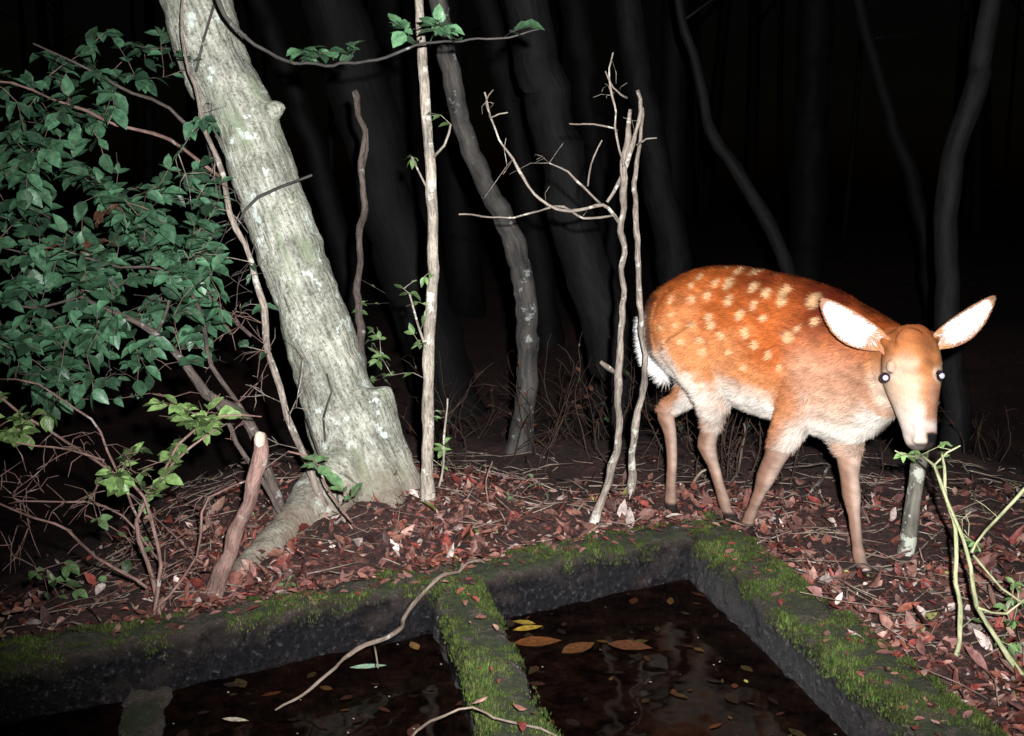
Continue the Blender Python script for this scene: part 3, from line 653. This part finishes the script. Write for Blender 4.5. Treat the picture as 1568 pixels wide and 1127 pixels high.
def deercol(P,N):
    n_=len(P); s=sfwd(P); z=P[:,2]
    n1=vnoise(P,9.); n2=vnoise(P,34.); hd=ishead(P)
    st_=np.stack([s*22,(P@NN)*22+z*8,z*75+s*25],axis=1); n3=np.array([noise.noise(Vector(p)) for p in st_])
    topz=.86-.17*smn(.15,.75,s)
    dep=topz-z
    C=np.tile(np.array((.39,.092,.018)),(n_,1))
    C=lerp(C,(.12,.016,.005),1-smn(-.02,.15,dep+.07*n1))
    C=lerp(C,(.50,.19,.070),smn(.17,.30,dep+.09*n1+.04*n3))
    C=lerp(C,(.40,.20,.12),smn(.0,.14,s-.53+.05*n1)*smn(.07,.2,dep))
    C=lerp(C,(.72,.63,.54),smn(.31,.40,dep+.04*n1)*smn(.0,.5,-N[:,2]))
    C=lerp(C,(.54,.39,.29),smn(.60,.72,s+.04*n1)*smn(.20,.34,dep))
    d=np.full(n_,9.)
    for a,b,r,el in spots: d=np.minimum(d,np.sqrt(((s-a)*1.0)**2+((z-b)/el)**2)/r+.45*n2)
    C=lerp(C,(.66,.42,.22),(1-smn(.50,1.15,d))*.85*(z>.36)*(np.abs(N@NN)>.10))
    lim=.060+.035*smn(.50,.42,z)
    rp=(1-smn(lim-.012,lim+.006,s+.010*n1))*smn(.35,.38,z)*(1-smn(.58,.61,z+.02*n1))
    bd=(1-smn(lim+.012,lim+.032,s+.010*n1))*smn(.42,.46,z)*(1-smn(.63,.67,z+.02*n1))
    C=lerp(C,(.040,.022,.018),bd*.85); C=lerp(C,(.86,.83,.80),rp)
    lg=1-smn(.22,.40,z+.05*n1)
    isl=(z<.45)&(~hd)
    C=lerp(C,(.27,.15,.105),lg*isl*(1-rp))
    C=lerp(C,(.52,.39,.32),lg*isl*smn(.1,.8,N@D)*.8)
    C=lerp(C,(.74,.68,.61),isl*smn(.2,.7,-N[:,2])*(z>.26))
    C=lerp(C,(.20,.12,.09),(1-smn(.05,.14,z))*(~hd)*.6)
    C=lerp(C,(.022,.018,.016),(1-smn(.010,.022,z+.028*(P[:,1]<2.9)))*(~hd))
    rel=P-hc0; t=rel@HAX; fx=np.abs(rel@HSN-.02*t/.3); fy=rel@HFN
    H=np.tile(np.array((.42,.17,.060)),(n_,1))
    H=lerp(H,(.30,.09,.028),(1-smn(.01,.11,t+.04*n1)))
    H=lerp(H,(.20,.07,.03),(1-smn(.004,.020,fx+.010*n2))*smn(.03,.06,t)*(1-smn(.11,.15,t))*.6)
    H=lerp(H,(.54,.38,.27),smn(.020,.052,fx+.02*n2)*smn(.06,.13,t+.03*n1))
    H=lerp(H,(.36,.18,.11),smn(.12,.18,t)*(1-smn(.012,.028,fx+.006*n2)))
    H=lerp(H,(.62,.53,.45),smn(.17,.23,t)*smn(.016,.034,fx))
    H=lerp(H,(.66,.58,.53),(1-smn(.0,.024,np.abs(t-HLEN*.83)))*.8)
    H=lerp(H,(.50,.40,.33),smn(-.0,.05,-fy+.01)*smn(.10,.2,t)*.7)
    H=lerp(H,(.012,.011,.012),smn(HLEN*.865,HLEN*.885,t+.005*n2)*(1-smn(.022,.030,fx)))
    H=lerp(H,(.06,.045,.04),smn(HLEN*.94,HLEN*.97,t)*.8)
    for E in EYES:
        v=P-E; ex=v@HSN; ez=v[:,2]; sg=1 if E[0]>.98 else -1
        de=np.sqrt(ex**2+(ez*1.35+ex*sg*.35)**2+(v[:,1]*.5)**2)
        H=lerp(H,(.60,.46,.36),(1-smn(.022,.034,de))*.7); H=lerp(H,(.012,.008,.007),1-smn(.017,.021,de))
    edge=(smn(-.085,-.06,fy)*hd)
    C=C*(1-edge[:,None])+H*edge[:,None]
    return np.clip(C*(1+.22*n2[:,None]+.14*n1[:,None]+.30*n3[:,None]),0,.9)
C=deercol(co_,no_)
a=bm_.attributes.new("Col",'FLOAT_COLOR','POINT'); cc=np.ones((nv,4),dtype=np.float32); cc[:,:3]=C*.7; a.data.foreach_set("color",cc.ravel())
bm_.materials.clear(); bm_.materials.append(M_skin)
bo=bpy.data.objects.new("body",bm_); sc.collection.objects.link(bo); bo.parent=deer
bm_.calc_loop_triangles(); nt_=len(bm_.loop_triangles); ti=np.empty(nt_*3,dtype=np.int32); bm_.loop_triangles.foreach_get("vertices",ti); ti=ti.reshape(-1,3)
A=co_[ti[:,0]];B=co_[ti[:,1]];Cc=co_[ti[:,2]]; ar=np.linalg.norm(np.cross(B-A,Cc-A),axis=1)
cen=(A+B+Cc)/3; ar=ar*np.where(ishead(cen),2.4,1.0)
NF=240000; pick=np.random.choice(nt_,NF,p=ar/ar.sum()); r1=np.random.rand(NF,1);r2=np.random.rand(NF,1); sw=(r1+r2)>1; r1=np.where(sw,1-r1,r1); r2=np.where(sw,1-r2,r2)
Pf=A[pick]+(B-A)[pick]*r1+(Cc-A)[pick]*r2; Nf=no_[ti[pick,0]]
Cf=deercol(Pf,Nf)
z=Pf[:,2]; rel=Pf-hc0; onhead=ishead(Pf)&(rel@HFN>-.06)
leg=(z<.27)&(~onhead)
flow=np.tile(-D+np.array((0,0,-.45)),(NF,1)); flow[leg]=np.array((0,0,-1.)); flow[onhead]=-HAX
n4=np.array([noise.noise_vector(Vector(p)*28) for p in Pf])
flow=flow+np.random.randn(NF,3)*.22+n4*.8
flow-=Nf*np.sum(flow*Nf,axis=1)[:,None]; flow/=np.linalg.norm(flow,axis=1)[:,None]+1e-6
ln=np.full(NF,.017); ln[leg]=.005; ln[onhead]=.006; sN=sfwd(Pf)
ln[(~leg)&(Nf[:,2]<-.3)&(~onhead)]=.024; ln[(sN<.08)&(z>.36)]=.030
ln*=.6+.8*np.random.rand(NF)
nose=(rel@HAX>HLEN*.85)&onhead; hoof=(z<.02)&(~onhead)
eyem=np.zeros(NF,bool)
for E in EYES: eyem|=np.linalg.norm(Pf-E,axis=1)<.021
ln[nose|hoof|eyem]=.0008
lift=np.where(leg|onhead,.15,.27)[:,None]*(0.4+1.2*np.random.rand(NF,1))
dirv=flow+Nf*lift; dirv/=np.linalg.norm(dirv,axis=1)[:,None]
sdv=np.cross(dirv,Nf); sdv/=np.linalg.norm(sdv,axis=1)[:,None]+1e-6
wv=np.where(leg|onhead,.0006,.0011)[:,None]
T=Pf+dirv*ln[:,None]; base=Pf-Nf*.001
FV=np.stack([base-sdv*wv,base+sdv*wv,T],axis=1).reshape(-1,3).astype(np.float32)
fc=Cf*(.50+.85*np.random.rand(NF,1)); fcol=np.ones((NF,3,4),dtype=np.float32); fcol[:,:,:3]=fc[:,None,:]; fcol[:,:2,:3]*=.62
fm=bpy.data.meshes.new("fur"); fm.vertices.add(NF*3); fm.vertices.foreach_set("co",FV.ravel()); fm.loops.add(NF*3); fm.loops.foreach_set("vertex_index",np.arange(NF*3,dtype=np.int32))
fm.polygons.add(NF); fm.polygons.foreach_set("loop_start",np.arange(0,NF*3,3,dtype=np.int32)); fm.update(calc_edges=True)
a=fm.attributes.new("Col",'FLOAT_COLOR','POINT'); a.data.foreach_set("color",np.clip(fcol,0,.92).ravel())
fm.materials.append(M_fur); fu=bpy.data.objects.new("fur",fm); sc.collection.objects.link(fu); fu.parent=deer
def ear(base,tip,facing,wid,name,sgn):
    ax=(tip-base); Ln=ax.length; ax.normalize(); f=(facing-ax*facing.dot(ax)).normalized(); sd=ax.cross(f).normalized()
    mb=MB(); NU,NV=22,14
    def prof(u): return wid*(math.sin(math.pi*min(1,max(0,.10+.90*u))**.95)**.70) if u<1 else .001
    def srf(u,v):
        w_=prof(u); return base+ax*(Ln*u)+sd*(w_*v)+f*(-(1-v*v)*w_*(.85*(1-u)+.3))+sd*sgn*(-.014*math.sin(math.pi*u))
    for layer in (0,1):
        for i in range(NU+1):
            u=i/NU
            for j in range(NV+1):
                v=-1+2*j/NV
                q=srf(u,v)+f*(.0 if layer==0 else -.004)
                mb.v.append(tuple(q)); mb.b.append((0,0,0))
                e_=abs(v)
                if layer==0: c=(.56,.44,.40) if e_<.8 else (.30,.17,.11)
                else: c=(.30,.13,.06)
                if u<.18: c=(.22,.12,.09)
                if u>.93: c=(.25,.14,.09)
                mb.c.append(c)
        o_=layer*(NU+1)*(NV+1)
        for i in range(NU):
            for j in range(NV):
                a_=o_+i*(NV+1)+j; q4=(a_,a_+1,a_+NV+2,a_+NV+1); mb.f.append(q4 if layer==0 else q4[::-1])
    M_=(NU+1)*(NV+1)
    rim=[i*(NV+1) for i in range(NU+1)]+[NU*(NV+1)+j for j in range(1,NV+1)]+[i*(NV+1)+NV for i in range(NU-1,-1,-1)]
    for a_,b_ in zip(rim[:-1],rim[1:]): mb.f.append((a_,b_,b_+M_,a_+M_))
    def hair(q,d,L,c,w=.0006):
        d.normalize(); s_=d.cross(f).normalized()*w; b0=len(mb.v); mb.v+=[tuple(q-s_),tuple(q+s_),tuple(q+d*L)]; mb.c+=[c]*3; mb.b+=[(0,0,0)]*3; mb.f.append((b0,b0+1,b0+2))
    for i in range(1700):
        u=U(.02,.90); v=U(-1,1)*.95
        k=U(.4,1.05)
        if abs(v)<.3 and R()<.5: k*=.6
        hair(srf(u,v)+f*.001,ax*1.0+sd*(-v*.8+U(-.3,.3))+f*U(.15,.5),U(.008,.026)*(1.1-.7*u),(.82*k,.77*k,.75*k))
    for i in range(2400):
        u=U(0,1)**.8; v=random.choice((-1,1)); hair(srf(u,v*U(.90,1)),ax*1.0+sd*v*U(-.1,.5),U(.003,.009),tuple(e*U(.5,1.2) for e in (.26,.13,.075)))
    for i in range(900):
        u=U(-.12,.16); hair(srf(max(0,u),U(-1,1))+ax*(Ln*min(0,u))+f*U(0,.012),ax*1.0+sd*U(-.4,.4)+f*U(0,.4),U(.010,.022),tuple(e*U(.5,1.2) for e in (.40,.19,.09)))
    mb.obj(name,M_skin,deer)
ear(V(1354,528,2.672),V(1259,460,2.74),Vector((-.15,-1,.05)),.039,"ear_right",1)
ear(V(1430,526,2.662),V(1522,456,2.72),Vector((.15,-1,.05)),.035,"ear_left",-1)
def eye(c,look,name):
    bpy.ops.mesh.primitive_uv_sphere_add(segments=24,ring_count=24,radius=.0130,location=c); e_=bpy.context.object; e_.name=name; e_.parent=deer
    for p_ in e_.data.polygons: p_.use_smooth=True
    e_.rotation_euler=look.to_track_quat('Z','Y').to_euler()
    m0,n,l,p=newmat("eye_dark"); p.inputs["Base Color"].default_value=(.02,.014,.018,1); p.inputs["Roughness"].default_value=.08
    m1,n,l,p=newmat("eyeshine_paint"); p.inputs["Base Color"].default_value=(.34,.34,.44,1); p.inputs["Roughness"].default_value=.15  # pale pupil cap paints the flash's eyeshine into the colour
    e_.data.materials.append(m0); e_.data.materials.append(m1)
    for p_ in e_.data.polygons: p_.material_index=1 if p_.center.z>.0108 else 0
eye(EC[0],Vector((-.2,-1,.1)),"eye_right"); eye(EC[1],Vector((.15,-1,.1)),"eye_left")
for ob_ in list(sc.objects):
    if ob_.type=='MESH' and len(ob_.data.vertices)==0: bpy.data.objects.remove(ob_)
print("objs",len(sc.objects))
